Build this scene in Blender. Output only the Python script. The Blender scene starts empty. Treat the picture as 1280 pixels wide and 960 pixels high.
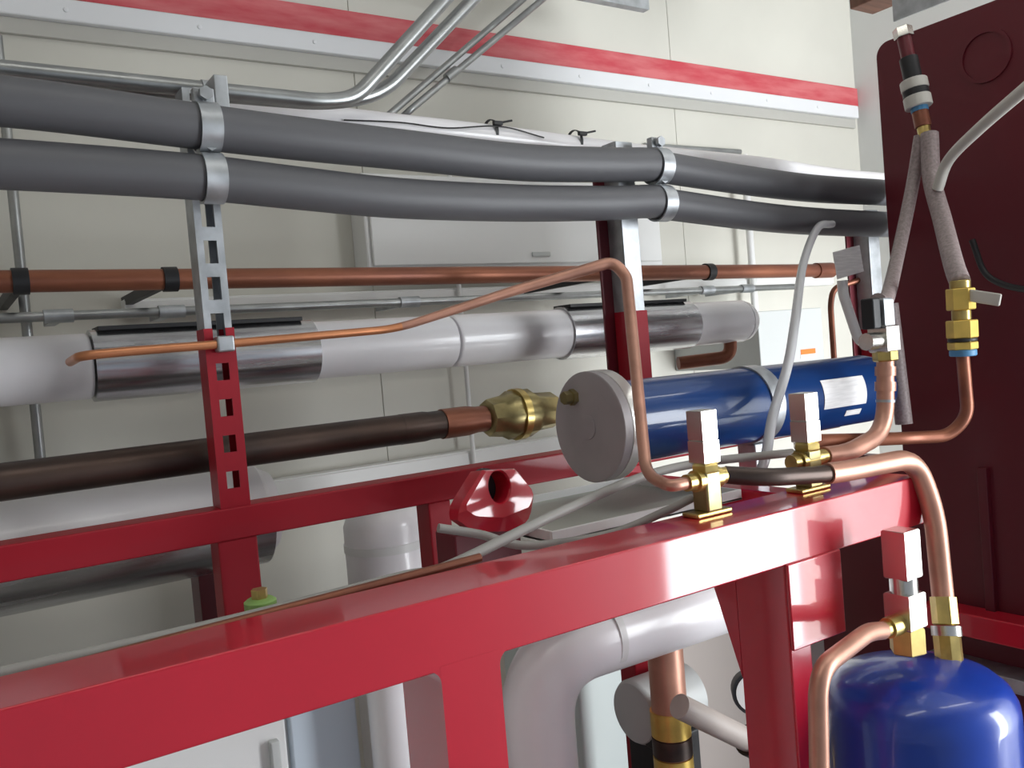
import bpy, bmesh, math
from mathutils import Vector, Matrix

# ------------------------------------------------------------------ camera
scene = bpy.context.scene
COL = scene.collection
F = 1100.0                                   # focal length in pixels of a 1280 px wide frame
ROT = Matrix(((0.8317, 0.0896, -0.5480),     # rows: world X (along the rack), Y (to the wall), Z in camera axes
              (-0.5490, -0.0150, -0.8357),
              (-0.0831, 0.9959, 0.0367)))
x_ = Vector(ROT[0]).normalized(); z_ = (Vector(ROT[2]) - x_ * x_.dot(Vector(ROT[2]))).normalized()
y_ = z_.cross(x_)
ROT = Matrix((x_, y_, z_))
CAM = Vector((0, 0, 1.5))
cd = bpy.data.cameras.new('camera'); cam = bpy.data.objects.new('camera', cd); COL.objects.link(cam)
cd.sensor_fit = 'HORIZONTAL'; cd.sensor_width = 36; cd.lens = F * 36 / 1280; cd.clip_start = 0.02
cam.matrix_world = Matrix.Translation(CAM) @ ROT.to_4x4()
scene.camera = cam

# ------------------------------------------------------------------ world, lights, exposure
scene.view_settings.view_transform = 'Standard'; scene.view_settings.look = 'None'
scene.view_settings.exposure = 0.12; scene.view_settings.gamma = 1.0
scene.view_settings.use_curve_mapping = False
w = bpy.data.worlds.new('world'); scene.world = w; w.use_nodes = True
w.node_tree.nodes['Background'].inputs[0].default_value = (0.80, 0.88, 1.0, 1)
w.node_tree.nodes['Background'].inputs[1].default_value = 0.35

XL, XR, YB, YF, ZC = -1.25, 3.0, 2.05, -0.9, 2.95      # the room
DX0, DX1, DZ1 = 2.12, 2.96, 2.1                         # the open doorway in the front wall


def area(name, loc, rot, sx, sy, power, col):
    l = bpy.data.lights.new(name, 'AREA'); l.shape = 'RECTANGLE'; l.size = sx; l.size_y = sy
    l.energy = power; l.color = col
    o = bpy.data.objects.new(name, l); COL.objects.link(o); o.location = loc; o.rotation_euler = rot
    return o


# daylight falling in through the doorway (the lamp stands in the opening, facing into the room)
area('doorway_daylight', ((DX0 + DX1) / 2, YF - 0.12, DZ1 / 2 + 0.05), (math.radians(90), 0, 0), DX1 - DX0, DZ1 - 0.1, 95, (0.93, 0.97, 1.0))
FILL_LAMPS = [(0.2, 0.35), (1.9, 0.35)]                     # added fill lamps under the ceiling, unseen: centre x, y
for tx, ty in FILL_LAMPS:
    area('ceiling_fill_light', (tx, ty, ZC - 0.13), (0, 0, 0), 1.15, 0.12, 3, (1.0, 0.97, 0.90))


# ------------------------------------------------------------------ helpers
def ray(px, py):
    return ROT @ Vector(((px - 640) / F, (480 - py) / F, -1.0))


def P(px, py, Y):
    r = ray(px, py); return CAM + r * (Y / r.y)


def PX(px, py, X):
    r = ray(px, py); return CAM + r * (X / r.x)


def PZ(px, py, Z):
    r = ray(px, py); return CAM + r * ((Z - CAM.z) / r.z)


def obj(name, bm, mat, parent=None, smooth=None):
    me = bpy.data.meshes.new(name)
    bmesh.ops.recalc_face_normals(bm, faces=bm.faces)
    vs = [v.co for v in bm.verts]
    lo = Vector([min(v[i] for v in vs) for i in range(3)]); hi = Vector([max(v[i] for v in vs) for i in range(3)])
    c = (lo + hi) / 2
    if not parent:
        c.z = lo.z
    bmesh.ops.translate(bm, verts=bm.verts, vec=-c)
    bm.to_mesh(me); bm.free()
    o = bpy.data.objects.new(name, me); COL.objects.link(o)
    me.materials.append(mat)
    for p in me.polygons: p.use_smooth = True
    me.set_sharp_from_angle(angle=math.radians(smooth or 40))
    wn = o.modifiers.new('weighted_normals', 'WEIGHTED_NORMAL'); wn.keep_sharp = True; wn.weight = 80
    if parent:
        q = parent; off = Vector((0, 0, 0))
        while q: off += q.location; q = q.parent
        o.parent = parent; o.location = c - off
    else:
        o.location = c
    return o


def thing(name, label, cat, loc, group=None):
    o = bpy.data.objects.new(name, None); COL.objects.link(o); o.location = loc; o.empty_display_size = 0.05
    return tag(o, label, cat, group)


def tag(o, label, cat, group=None):
    o['label'] = label; o['category'] = cat
    if group: o['group'] = group
    return o


def struct(o, label=None):
    o['kind'] = 'structure'
    if label: o['label'] = label
    return o


def N(): return bmesh.new()


def box(bm, lo, hi, bev=0.0, rot=None):
    r = bmesh.ops.create_cube(bm, size=1.0)
    lo = Vector(lo); hi = Vector(hi); s = hi - lo; c = (lo + hi) / 2
    vs = r['verts']
    for v in vs:
        v.co = Vector((v.co.x * s.x, v.co.y * s.y, v.co.z * s.z))
        if rot: v.co = rot @ v.co
        v.co += c
    if bev:
        es = list({e for v in vs for e in v.link_edges})
        bmesh.ops.bevel(bm, geom=es, offset=bev, segments=3, affect='EDGES', profile=0.5)
    return bm


def fillet(pts, rad, n=8):
    pts = [Vector(p) for p in pts]
    if len(pts) < 3 or rad <= 0: return pts
    out = [pts[0]]
    for i in range(1, len(pts) - 1):
        a, b, c = pts[i - 1], pts[i], pts[i + 1]
        d1 = a - b; d2 = c - b
        t = min(rad, d1.length * 0.48, d2.length * 0.48)
        s = b + d1.normalized() * t; e = b + d2.normalized() * t
        for k in range(n + 1):
            u = k / n
            out.append(s * (1 - u) ** 2 + b * 2 * u * (1 - u) + e * u * u)
    out.append(pts[-1])
    return out


def spline(pts, n=8):
    pts = [Vector(p) for p in pts]
    q = [pts[0] * 2 - pts[1]] + pts + [pts[-1] * 2 - pts[-2]]
    out = []
    for i in range(1, len(q) - 2):
        p0, p1, p2, p3 = q[i - 1:i + 3]
        for k in range(n):
            t = k / n
            out.append(0.5 * ((2 * p1) + (p2 - p0) * t + (2 * p0 - 5 * p1 + 4 * p2 - p3) * t * t + (3 * p1 - p0 - 3 * p2 + p3) * t ** 3))
    out.append(pts[-1])
    return out


def sweep(bm, pts, r, seg=16, flat=None):
    pts = [Vector(p) for p in pts]
    rr = r if isinstance(r, (list, tuple)) else [r] * len(pts)
    T = []
    for i in range(len(pts)):
        d = (pts[min(i + 1, len(pts) - 1)] - pts[max(i - 1, 0)])
        T.append(d.normalized())
    up = Vector((0, 0, 1)) if abs(T[0].z) < 0.9 else Vector((1, 0, 0))
    u = (up - T[0] * up.dot(T[0])).normalized()
    rings = []
    for i, p in enumerate(pts):
        u = (u - T[i] * u.dot(T[i])).normalized(); v = T[i].cross(u)
        rings.append([bm.verts.new(p + (u * math.cos(2 * math.pi * k / seg) + v * math.sin(2 * math.pi * k / seg)) * rr[i]) for k in range(seg)])
    for a, b in zip(rings, rings[1:]):
        for k in range(seg):
            bm.faces.new((a[k], a[(k + 1) % seg], b[(k + 1) % seg], b[k]))
    bm.faces.new(rings[0]); bm.faces.new(rings[-1])
    return bm


def lathe(bm, p0, axis, prof, seg=24, phase=0.0):
    """profile [(t, r)...] along the axis from p0; closed ends"""
    a = Vector(axis).normalized(); p0 = Vector(p0)
    up = Vector((0, 0, 1)) if abs(a.z) < 0.9 else Vector((1, 0, 0))
    u = (up - a * up.dot(a)).normalized(); v = a.cross(u)
    rings = []
    for t, r in prof:
        r = max(r, 0.0002)
        rings.append([bm.verts.new(p0 + a * t + (u * math.cos(phase + 2 * math.pi * k / seg) + v * math.sin(phase + 2 * math.pi * k / seg)) * r) for k in range(seg)])
    for A, B in zip(rings, rings[1:]):
        for k in range(seg):
            bm.faces.new((A[k], A[(k + 1) % seg], B[(k + 1) % seg], B[k]))
    bm.faces.new(rings[0]); bm.faces.new(rings[-1])
    return bm


def ring(bm, p0, axis, r0, r1, L, seg=32):
    """a hollow band: inner r0, outer r1, length L"""
    a = Vector(axis).normalized(); p0 = Vector(p0)
    up = Vector((0, 0, 1)) if abs(a.z) < 0.9 else Vector((1, 0, 0))
    u = (up - a * up.dot(a)).normalized(); v = a.cross(u)
    rs = []
    for t, r in ((0, r0), (0, r1), (L, r1), (L, r0)):
        rs.append([bm.verts.new(p0 + a * t + (u * math.cos(2 * math.pi * k / seg) + v * math.sin(2 * math.pi * k / seg)) * r) for k in range(seg)])
    for i in range(4):
        A, B = rs[i], rs[(i + 1) % 4]
        for k in range(seg):
            bm.faces.new((A[k], A[(k + 1) % seg], B[(k + 1) % seg], B[k]))
    return bm


def lerp(a, b, t): return a + (b - a) * t


def at_x(pts, X):
    """point on the straight line through the two end points where x = X"""
    a, b = Vector(pts[0]), Vector(pts[-1])
    return a + (b - a) * ((X - a.x) / (b.x - a.x))


# ------------------------------------------------------------------ materials
MATS = {}


def mat(name, col, rough=0.5, metal=0.0, var=0.0, scale=8.0, stretch=(1, 1, 1), col2=None, bump=0.0, bscale=60.0, coat=0.0, spec=0.5, rvar=0.0, trans=0.0):
    m = bpy.data.materials.new(name); m.use_nodes = True; MATS[name] = m
    nt = m.node_tree; b = nt.nodes['Principled BSDF']
    b.inputs['Base Color'].default_value = (*col, 1); b.inputs['Roughness'].default_value = rough
    b.inputs['Metallic'].default_value = metal; b.inputs['Coat Weight'].default_value = coat
    b.inputs['Coat Roughness'].default_value = 0.06
    b.inputs['Specular IOR Level'].default_value = spec
    if trans: b.inputs['Transmission Weight'].default_value = trans
    tc = nt.nodes.new('ShaderNodeTexCoord'); mp = nt.nodes.new('ShaderNodeMapping'); mp.inputs['Scale'].default_value = stretch
    geo = nt.nodes.new('ShaderNodeNewGeometry')
    nt.links.new(geo.outputs['Position'], mp.inputs['Vector'])
    if var or col2 or rvar:
        no = nt.nodes.new('ShaderNodeTexNoise'); no.inputs['Scale'].default_value = scale; no.inputs['Detail'].default_value = 5
        nt.links.new(mp.outputs[0], no.inputs['Vector'])
        rp = nt.nodes.new('ShaderNodeValToRGB')
        c2 = col2 or tuple(max(0, c * (1 - var)) for c in col)
        c1 = col if col2 else tuple(min(1, c * (1 + var)) for c in col)
        rp.color_ramp.elements[0].position = 0.35; rp.color_ramp.elements[1].position = 0.66
        rp.color_ramp.elements[0].color = (*c2, 1); rp.color_ramp.elements[1].color = (*c1, 1)
        nt.links.new(no.outputs['Fac'], rp.inputs['Fac']); nt.links.new(rp.outputs['Color'], b.inputs['Base Color'])
        if rvar:
            mr = nt.nodes.new('ShaderNodeMapRange'); mr.inputs[3].default_value = max(0.02, rough - rvar); mr.inputs[4].default_value = rough + rvar
            nt.links.new(no.outputs['Fac'], mr.inputs[0]); nt.links.new(mr.outputs[0], b.inputs['Roughness'])
    if bump:
        n2 = nt.nodes.new('ShaderNodeTexNoise'); n2.inputs['Scale'].default_value = bscale
        nt.links.new(mp.outputs[0], n2.inputs['Vector'])
        bp = nt.nodes.new('ShaderNodeBump'); bp.inputs['Strength'].default_value = bump; bp.inputs['Distance'].default_value = 0.003
        nt.links.new(n2.outputs['Fac'], bp.inputs['Height']); nt.links.new(bp.outputs[0], b.inputs['Normal'])
    return m


M_wall = mat('cream wall paint', (0.66, 0.645, 0.58), 0.55, var=0.035, scale=2.5, bump=0.05, bscale=30)
M_wall2 = mat('side wall paint', (0.70, 0.71, 0.70), 0.55, var=0.03, scale=2.5)
M_ceil = mat('white ceiling', (0.72, 0.72, 0.70), 0.7)
M_floor = mat('grey concrete', (0.30, 0.29, 0.28), 0.6, var=0.15, scale=5, bump=0.2)
M_stripe = mat('scuffed red stripe', (0.56, 0.055, 0.075), 0.5, col2=(0.66, 0.17, 0.18), scale=7, stretch=(1, 1, 5))
M_trim = mat('white trim', (0.80, 0.81, 0.83), 0.4)
M_trimshade = mat('trim shadow grey', (0.50, 0.49, 0.45), 0.5)  # shadow tone for the band under the white ledger
M_red = mat('gloss red paint', (0.54, 0.009, 0.028), 0.35, var=0.06, scale=3, coat=1.0, spec=0.25, bump=0.02, bscale=25)
M_redshade = mat('satin shaded red', (0.34, 0.006, 0.018), 0.5, var=0.06, scale=3, coat=0.15, spec=0.3)  # frame red darkened and dulled, the rear members' shade put into the colour
M_dred = mat('maroon paint', (0.115, 0.006, 0.014), 0.45, var=0.10, scale=2.5, coat=0.1)
M_galv = mat('galvanised steel', (0.44, 0.46, 0.48), 0.42, metal=0.75, var=0.18, scale=30, rvar=0.1)
M_cond = mat('conduit steel', (0.36, 0.37, 0.37), 0.34, metal=0.85, var=0.12, scale=20)
M_foil = mat('silver metal jacket', (0.62, 0.62, 0.64), 0.25, metal=0.95, var=0.3, scale=14, stretch=(0.25, 1, 3), rvar=0.12, bump=0.15, bscale=18)
M_foam = mat('grey foam insulation', (0.10, 0.10, 0.108), 0.5, var=0.07, scale=10, stretch=(0.15, 1, 2), bump=0.12, bscale=40)
M_white = mat('white jacket', (0.90, 0.88, 0.90), 0.30, var=0.02, scale=4, coat=0.2)
M_wpaint = mat('white enclosure paint', (0.80, 0.80, 0.79), 0.4)
M_blued = mat('pale blue panel', (0.60, 0.68, 0.76), 0.4)
M_lgrey = mat('light grey enclosure', (0.55, 0.57, 0.56), 0.45)
M_mint = mat('pale mint panel', (0.72, 0.80, 0.78), 0.4)
M_beige = mat('beige panel', (0.50, 0.44, 0.40), 0.5)
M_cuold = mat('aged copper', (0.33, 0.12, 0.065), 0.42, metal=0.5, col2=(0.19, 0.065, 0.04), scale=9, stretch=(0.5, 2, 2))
M_cudark = mat('tarnished copper', (0.115, 0.075, 0.06), 0.4, metal=0.65, col2=(0.06, 0.045, 0.04), scale=10, stretch=(0.6, 2, 2))  # tarnish on the suction pipe; painted shade on the outlet tube's first run
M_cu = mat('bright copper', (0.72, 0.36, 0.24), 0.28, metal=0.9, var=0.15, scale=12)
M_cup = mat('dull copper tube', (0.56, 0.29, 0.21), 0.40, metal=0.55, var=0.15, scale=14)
M_cuo = mat('orange copper tube', (0.60, 0.25, 0.12), 0.35, metal=0.7, var=0.2, scale=10)
M_brass = mat('brass', (0.58, 0.44, 0.16), 0.30, metal=0.85, var=0.25, scale=25)
M_brassy = mat('bright yellow brass', (0.80, 0.56, 0.14), 0.35, metal=0.6, var=0.12, scale=25)
M_brasso = mat('olive brass', (0.36, 0.30, 0.14), 0.34, metal=0.8, var=0.25, scale=25)
M_nick = mat('plated valve metal', (0.66, 0.65, 0.61), 0.26, metal=0.95, var=0.06, scale=30)
M_steel = mat('grey flange steel', (0.42, 0.39, 0.40), 0.50, metal=0.2, var=0.10, scale=9)
M_bsteel = mat('machined steel rim', (0.78, 0.77, 0.74), 0.30, metal=0.6)
M_blue = mat('blue shell paint', (0.004, 0.036, 0.15), 0.35, var=0.06, scale=4, coat=0.5, spec=0.2)
M_tank = mat('bright blue tank paint', (0.008, 0.055, 0.42), 0.30, var=0.06, scale=4, coat=0.5)
M_black = mat('black rubber', (0.012, 0.012, 0.014), 0.5)
M_cable = mat('grey cable', (0.36, 0.35, 0.33), 0.5)
M_hose = mat('braided grey hose', (0.30, 0.24, 0.235), 0.5, var=0.2, scale=200)
M_hosel = mat('pale grey hose', (0.55, 0.53, 0.48), 0.45)
M_clear = mat('translucent tubing', (0.70, 0.70, 0.72), 0.25, trans=0.35)
M_paper = mat('printed paper label', (0.78, 0.76, 0.76), 0.6, var=0.10, scale=60, stretch=(0.4, 1, 4))
M_orange = mat('orange sticker', (0.85, 0.20, 0.03), 0.5)
M_lblue = mat('blue ring', (0.08, 0.25, 0.45), 0.5)
M_green = mat('green yellow knob', (0.25, 0.42, 0.12), 0.45)
M_wood = mat('brown timber', (0.16, 0.075, 0.05), 0.6, var=0.3, scale=6, stretch=(1, 8, 1))
M_tray = mat('grey green tray', (0.42, 0.44, 0.40), 0.5)

# ------------------------------------------------------------------ the room
struct(obj('floor', box(N(), (XL - 0.1, YF - 0.1, -0.1), (XR + 0.1, YB + 0.15, 0)), M_floor), 'grey concrete plant room floor')
struct(obj('ceiling', box(N(), (XL - 0.1, YF - 0.1, ZC), (XR + 0.1, YB + 0.15, ZC + 0.1)), M_ceil), 'white plant room ceiling')
wb = struct(obj('wall_back', box(N(), (XL - 0.1, YB + 0.012, 0), (XR + 0.1, YB + 0.15, ZC)), M_wall), 'cream panelled wall behind the pipe rack')
for i in range(4):                                     # upright wall sheets with narrow joints
    x0 = XL + i * 1.10; x1 = min(x0 + 1.0985, XR)
    obj('wall_sheet', box(N(), (x0, YB, 0.0), (x1, YB + 0.012, ZC), 0.0015), M_wall, wb)
struct(obj('wall_right', box(N(), (XR, YF - 0.1, 0), (XR + 0.1, YB + 0.012, ZC)), M_wall2), 'pale end wall beyond the maroon panel')
struct(obj('wall_left', box(N(), (XL - 0.1, YF - 0.1, 0), (XL, YB + 0.012, ZC)), M_wall), 'cream end wall at the left')
bm = N()
box(bm, (DX0 - 0.12, YF - 0.1, 0), (DX0, YF, DZ1)); box(bm, (DX1, YF - 0.1, 0), (XR, YF, DZ1)); box(bm, (XL, YF - 0.1, DZ1), (XR, YF, ZC))   # wide loading opening at the left, doorway at the right
struct(obj('wall_front', bm, M_wall), 'cream wall with the wide loading opening and a doorway')
# red stripe and white ledger on the back wall
zs0 = P(400, 44, YB).z; zs1 = P(400, 10, YB).z
xe = P(1070, 130, YB).x
struct(obj('trim_1', box(N(), (XL, YB - 0.010, zs0), (xe, YB, zs1), 0.002), M_stripe), 'scuffed red stripe along the top of the wall')
t2 = struct(obj('trim_2', box(N(), (XL, YB - 0.03, zs0 - 0.052), (xe - 0.03, YB, zs0 - 0.006), 0.004), M_trim), 'white ledger strip below the red stripe')
obj('lip_shadow', box(N(), (XL, YB - 0.014, zs0 - 0.085), (xe - 0.03, YB, zs0 - 0.052), 0.002), M_trimshade, t2)  # grey strip painting the shadow band below the ledger
x = XL + 0.2
while x < xe - 0.1:                                    # screw heads along the ledger
    obj('screw', lathe(N(), (x, YB - 0.030, zs0 - 0.03), (0, -1, 0), [(0, 0.005), (0.002, 0.005), (0.003, 0.003)], 10), M_trim, t2); x += 0.27

# bodies of the added fill lamps, out of frame, for general brightness
for k, (tx, ty) in enumerate(FILL_LAMPS):
    t = thing('ceiling_fill', ['added white fill lamp, unseen, over the left half of the room', 'added white fill lamp, unseen, over the right half of the room'][k], 'lamp', (tx, ty, ZC - 0.1), 'added fill lamps')
    obj('fill_body', box(N(), (tx - 0.62, ty - 0.08, ZC - 0.1), (tx + 0.62, ty + 0.08, ZC), 0.01), M_wpaint, t)

# ------------------------------------------------------------------ rack frame
RY, RD, RZ, RH = 0.716, 0.085, 1.28, 0.068              # front rail: face, depth, top, height
BY, BD = 1.255, 0.05                                    # middle beam face and depth
RX1 = P(1152, 600, RY).x
frame = thing('rack_frame', 'glossy red steel rack frame of welded rails and legs', 'frame', (0.4, 1.0, 0))
obj('front_rail', box(N(), (XL + 0.06, RY, RZ - RH), (RX1, RY + RD, RZ), 0.0025), M_red, frame)
# front legs with radiused corner gussets
lx0, lx1 = P(556, 900, RY).x, P(630, 890, RY).x
obj('leg', box(N(), (lx0, RY - 0.0002, 0.0), (lx1, RY + RD - 0.0002, RZ - RH + 0.005)), M_red, frame)
l20, l21 = P(950, 850, RY).x + 0.02, P(1012, 850, RY).x + 0.02


def corner(xc, sgn, r=0.014):
    """a quarter-round fillet plate between the rail underside and a leg side"""
    bm = N(); zt = RZ - RH + 0.003; pr = [(xc, zt)]
    for k in range(9):
        a = math.pi / 2 * k / 8
        pr.append((xc + sgn * (r - r * math.sin(a)), zt - (r - r * math.cos(a))))
    f = [bm.verts.new((x, RY - 0.0001, z)) for x, z in pr]; b = [bm.verts.new((x, RY + RD - 0.001, z)) for x, z in pr]
    bm.faces.new(f); bm.faces.new(b[::-1])
    for i in range(len(pr)): bm.faces.new((f[i], b[i], b[(i + 1) % len(pr)], f[(i + 1) % len(pr)]))
    return bm


obj('corner_fillet', corner(lx0, -1), M_red, frame); obj('corner_fillet', corner(lx1, 1), M_red, frame)
px2 = P(986, 760, RY).x
obj('leg', box(N(), (px2, RY + 0.002, 0.0), (px2 + 0.04, RY + RD, RZ - RH + 0.001), 0.003), M_red, frame)
zpl = P(1010, 806, RY).z
obj('mounting_plate', box(N(), (px2 - 0.001, RY - 0.004, zpl), (P(1052, 750, RY).x, RY + 0.001, RZ - RH + 0.002), 0.002), M_red, frame)
bm = N()                                                # triangular gusset behind the second leg
g = [(RY + RD - 0.001, RZ - RH + 0.001), (RY + RD + 0.055, RZ - RH + 0.001), (RY + RD - 0.001, RZ - RH - 0.16)]
A = [bm.verts.new((px2, y, z)) for y, z in g]; B = [bm.verts.new((px2 + 0.008, y, z)) for y, z in g]
bm.faces.new(A); bm.faces.new(B)
for i in range(3): bm.faces.new((A[i], B[i], B[(i + 1) % 3], A[(i + 1) % 3]))
obj('gusset', bm, M_red, frame)
bz1 = P(300, 633, BY).z; bz0 = bz1 - 0.046
BX1 = 1.70
obj('middle_beam', box(N(), (XL + 0.06, BY, bz0), (BX1, BY + BD, bz1), 0.003), M_redshade, frame)
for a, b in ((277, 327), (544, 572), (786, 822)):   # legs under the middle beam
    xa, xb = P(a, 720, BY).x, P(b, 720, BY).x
    obj('leg', box(N(), (xa, BY + 0.002, 0.0), (xb, BY + BD - 0.002, bz0 + 0.001), 0.003), M_redshade, frame)
for xx in (XL + 0.2, 1.02):                             # cross ties between front rail and middle beam
    obj('cross_tie', box(N(), (xx, RY + RD - 0.001, RZ - RH + 0.004), (xx + 0.045, BY + 0.001, RZ - 0.02), 0.003), M_red, frame)

# ------------------------------------------------------------------ slotted strut posts standing on the beam
def plate_slots(bm, x0, x1, y, th, z0, z1, pitch, sh, sw):
    """a plate in the XZ plane with a column of rectangular slots, made of strips and bridges"""
    xc = (x0 + x1) / 2
    box(bm, (x0, y, z0), (xc - sw / 2, y + th, z1)); box(bm, (xc + sw / 2, y, z0), (x1, y + th, z1))
    z = z0
    while z < z1 - 1e-4:
        zt = min(z + pitch - sh, z1)
        box(bm, (xc - sw / 2 - 0.0002, y, z), (xc + sw / 2 + 0.0002, y + th, zt)); z += pitch


def strut(name, cx_px, y_top, y_split, y_base, label, wpx=41, yoff=0.0):
    """lower red slotted channel, upper galvanised slotted channel"""
    cx = P(cx_px, y_split, BY).x; hw = wpx / 2000 * 0.9
    zs = P(cx_px, y_split, BY).z; zt = P(cx_px, y_top, BY).z; zb = bz1 if y_base is None else P(cx_px, y_base, BY).z
    t = thing('strut_post', label, 'strut', (cx, BY + 0.022, zb), 'slotted strut posts')
    for nm, z0, z1, m, e in (('red_channel', zb, zs, M_redshade, 0.0022), ('galvanised_channel', zs - 0.03, zt, M_galv, 0)):
        bm = N(); h = hw + e
        y0 = BY + 0.004 - e
        plate_slots(bm, cx - h, cx + h, y0, 0.0025, z0, z1, 0.051, 0.024 if e else 0.032, 0.018)
        box(bm, (cx - h, y0 + 0.0025, z0), (cx - h + 0.0025, y0 + 0.040, z1))
        box(bm, (cx + h - 0.0025, y0 + 0.0025, z0), (cx + h, y0 + 0.040, z1))
        box(bm, (cx - h + 0.0025, y0 + 0.0375, z0), (cx - h + 0.011, y0 + 0.040, z1)); box(bm, (cx + h - 0.011, y0 + 0.0375, z0), (cx + h - 0.0025, y0 + 0.040, z1))
        obj(nm, bm, m, t)
    return cx


s1 = strut('strut_post', 274, 112, 410, None, 'tall slotted strut post, red below and galvanised above, left end of pipes', 42)
s2x = P(798, 390, BY).x
s3x = P(1098, 350, BY).x


def closed_strut(cx, ztop, zsplit, label):
    t = thing('strut_post', label, 'strut', (cx, BY + 0.022, bz1), 'slotted strut posts')
    for nm, z0, z1, m, e in (('red_channel', bz1, zsplit, M_redshade, 0.003), ('galvanised_channel', zsplit - 0.03, ztop, M_galv, 0)):
        h = 0.0205 + e; bm = N(); y0 = BY + 0.004 - e
        box(bm, (cx - h, y0, z0), (cx + h, y0 + 0.003, z1), 0.001)
        box(bm, (cx - h, y0 + 0.003, z0), (cx - h + 0.003, y0 + 0.041, z1)); box(bm, (cx + h - 0.003, y0 + 0.003, z0), (cx + h, y0 + 0.041, z1))
        obj(nm, bm, m, t)
    # red back plate that carries the channel
    obj('back_plate', box(N(), (cx - 0.045, BY + 0.046, bz1), (cx + 0.005, BY + 0.051, ztop - 0.01), 0.001), M_dred, t)


closed_strut(s2x, P(790, 177, BY).z, P(798, 388, BY).z, 'grey and red strut post behind the blue shell and copper bend')
closed_strut(s3x, P(1098, 262, BY).z, P(1098, 410, BY).z, 'short strut post at the maroon panel edge')

# ------------------------------------------------------------------ grey insulated pipes and their clamps
GY = 1.213
UP = [(0, 126), (240, 157), (370, 173), (500, 187), (650, 203), (760, 206), (812, 206), (845, 212), (950, 228), (1020, 236), (1090, 240), (1125, 242)]
LO = [(0, 205), (240, 221), (370, 235), (500, 248), (650, 254), (760, 254), (812, 252), (845, 257), (950, 271), (1020, 277), (1090, 280), (1125, 281)]
for q, lab in ((UP, 'upper grey foam insulated pipe sagging between strut posts'), (LO, 'lower grey foam insulated pipe sagging between strut posts')):
    pts = [P(a, b, GY) for a, b in q]
    d = (pts[1] - pts[0]); pts = [Vector((XL, GY, pts[0].z - 0.004)), Vector((-0.6, GY, pts[0].z + 0.006)), Vector((-0.2, GY, pts[0].z + 0.004))] + pts
    e = pts[-1]; pts.append(Vector((2.4, GY, e.z))); pts.append(Vector((XR, GY, e.z)))
    sp = spline(pts, 8)
    xm = P(826, 210, GY).x
    Lp = [p for p in sp if p.x < xm - 0.004]; Rp = [p for p in sp if p.x > xm + 0.004]
    t = thing('insulated_pipe', lab, 'pipe', (0.5, GY, pts[1].z - 0.03), 'grey insulated pipes')
    obj('foam_sleeve', sweep(N(), Lp, 0.0305, 24), M_foam, t); obj('foam_sleeve', sweep(N(), Rp, 0.029, 24), M_foam, t)
    obj('copper_core', sweep(N(), [Lp[-1] - Vector((0.01, 0, 0)), Rp[0] + Vector((0.01, 0, 0))], 0.018, 16), M_cuold, t)


def clamp(c, r, label, wd=0.028):
    t = thing('pipe_clamp', label, 'clamp', c - Vector((0, 0, r)), 'strut pipe clamps')
    obj('band', ring(N(), c - Vector((wd / 2, 0, 0)), (1, 0, 0), r, r + 0.003, wd), M_galv, t)
    obj('ear', box(N(), c + Vector((-wd / 2, -0.004, r)), c + Vector((wd / 2, 0.010, r + 0.022)), 0.002), M_galv, t)
    b = obj('bolt', lathe(N(), c + Vector((0, -0.016, r + 0.012)), (0, 1, 0), [(0, 0.0095), (0.008, 0.0095), (0.008, 0.005), (0.036, 0.005)], 6), M_galv, t)
    return t


for (a, b, lab) in ((258, 160, 'galvanised clamp holding upper grey pipe to the slotted left strut'), (264, 223, 'galvanised clamp holding lower grey pipe to the slotted left strut'),
                    (822, 208, 'galvanised clamp at the upper grey pipe joint above the blue shell'), (826, 254, 'galvanised clamp at the lower grey pipe joint above the blue shell')):
    clamp(P(a, b, GY), 0.0312, lab)
# ------------------------------------------------------------------ white pipe and wires just behind the grey pipes
wy = 1.42
pts = [P(130, 126, wy), P(300, 139, wy), P(460, 156, wy), P(620, 173, wy), P(800, 195, wy), P(950, 209, wy), P(1080, 226, wy)]
a = pts[0]; pts = [at_x([pts[0], pts[1]], XL)] + pts + [Vector((XR, wy, pts[-1].z))]
t = thing('white_conduit', 'slim white plastic pipe showing above the upper grey pipe', 'pipe', (0.8, wy, pts[0].z - 0.02))
obj('pipe_run', sweep(N(), spline(pts, 6), 0.0245, 18), M_white, t)
wire = [P(430, 150, wy - 0.0275), P(500, 153, wy - 0.0275), P(560, 160, wy - 0.0275), P(625, 158, wy - 0.0275), P(680, 172, wy - 0.0275)]
tag(obj('thin_wire', sweep(N(), spline(wire, 8), 0.0014, 6), M_black), 'thin black wire lying along the white pipe', 'wire')
for px, py, lab in ((622, 154, 'black cable tie knot with a tail on the white pipe'), (728, 167, 'small dark cable tie farther along the white pipe')):
    c = P(px, py, wy - 0.028); bm = N()
    box(bm, c - Vector((0.010, 0.004, 0.004)), c + Vector((0.010, 0.004, 0.004)), 0.0015)
    sweep(bm, [c, c + Vector((0.03, -0.005, 0.006))], 0.002, 6)
    ring(bm, (c.x - 0.003, wy, c.z - 0.012), (1, 0, 0), 0.0245, 0.026, 0.006, 20)
    tag(obj('cable_tie', bm, M_black), lab, 'cable tie', 'cable ties')

# ------------------------------------------------------------------ steel conduits above
def tube_thing(name, pts, r, m, label, cat, group=None, rad=0.06, seg=14, sp=False):
    q = spline(pts, 10) if sp else fillet(pts, rad)
    return tag(obj(name, sweep(N(), q, r, seg), m), label, cat, group)


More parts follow.
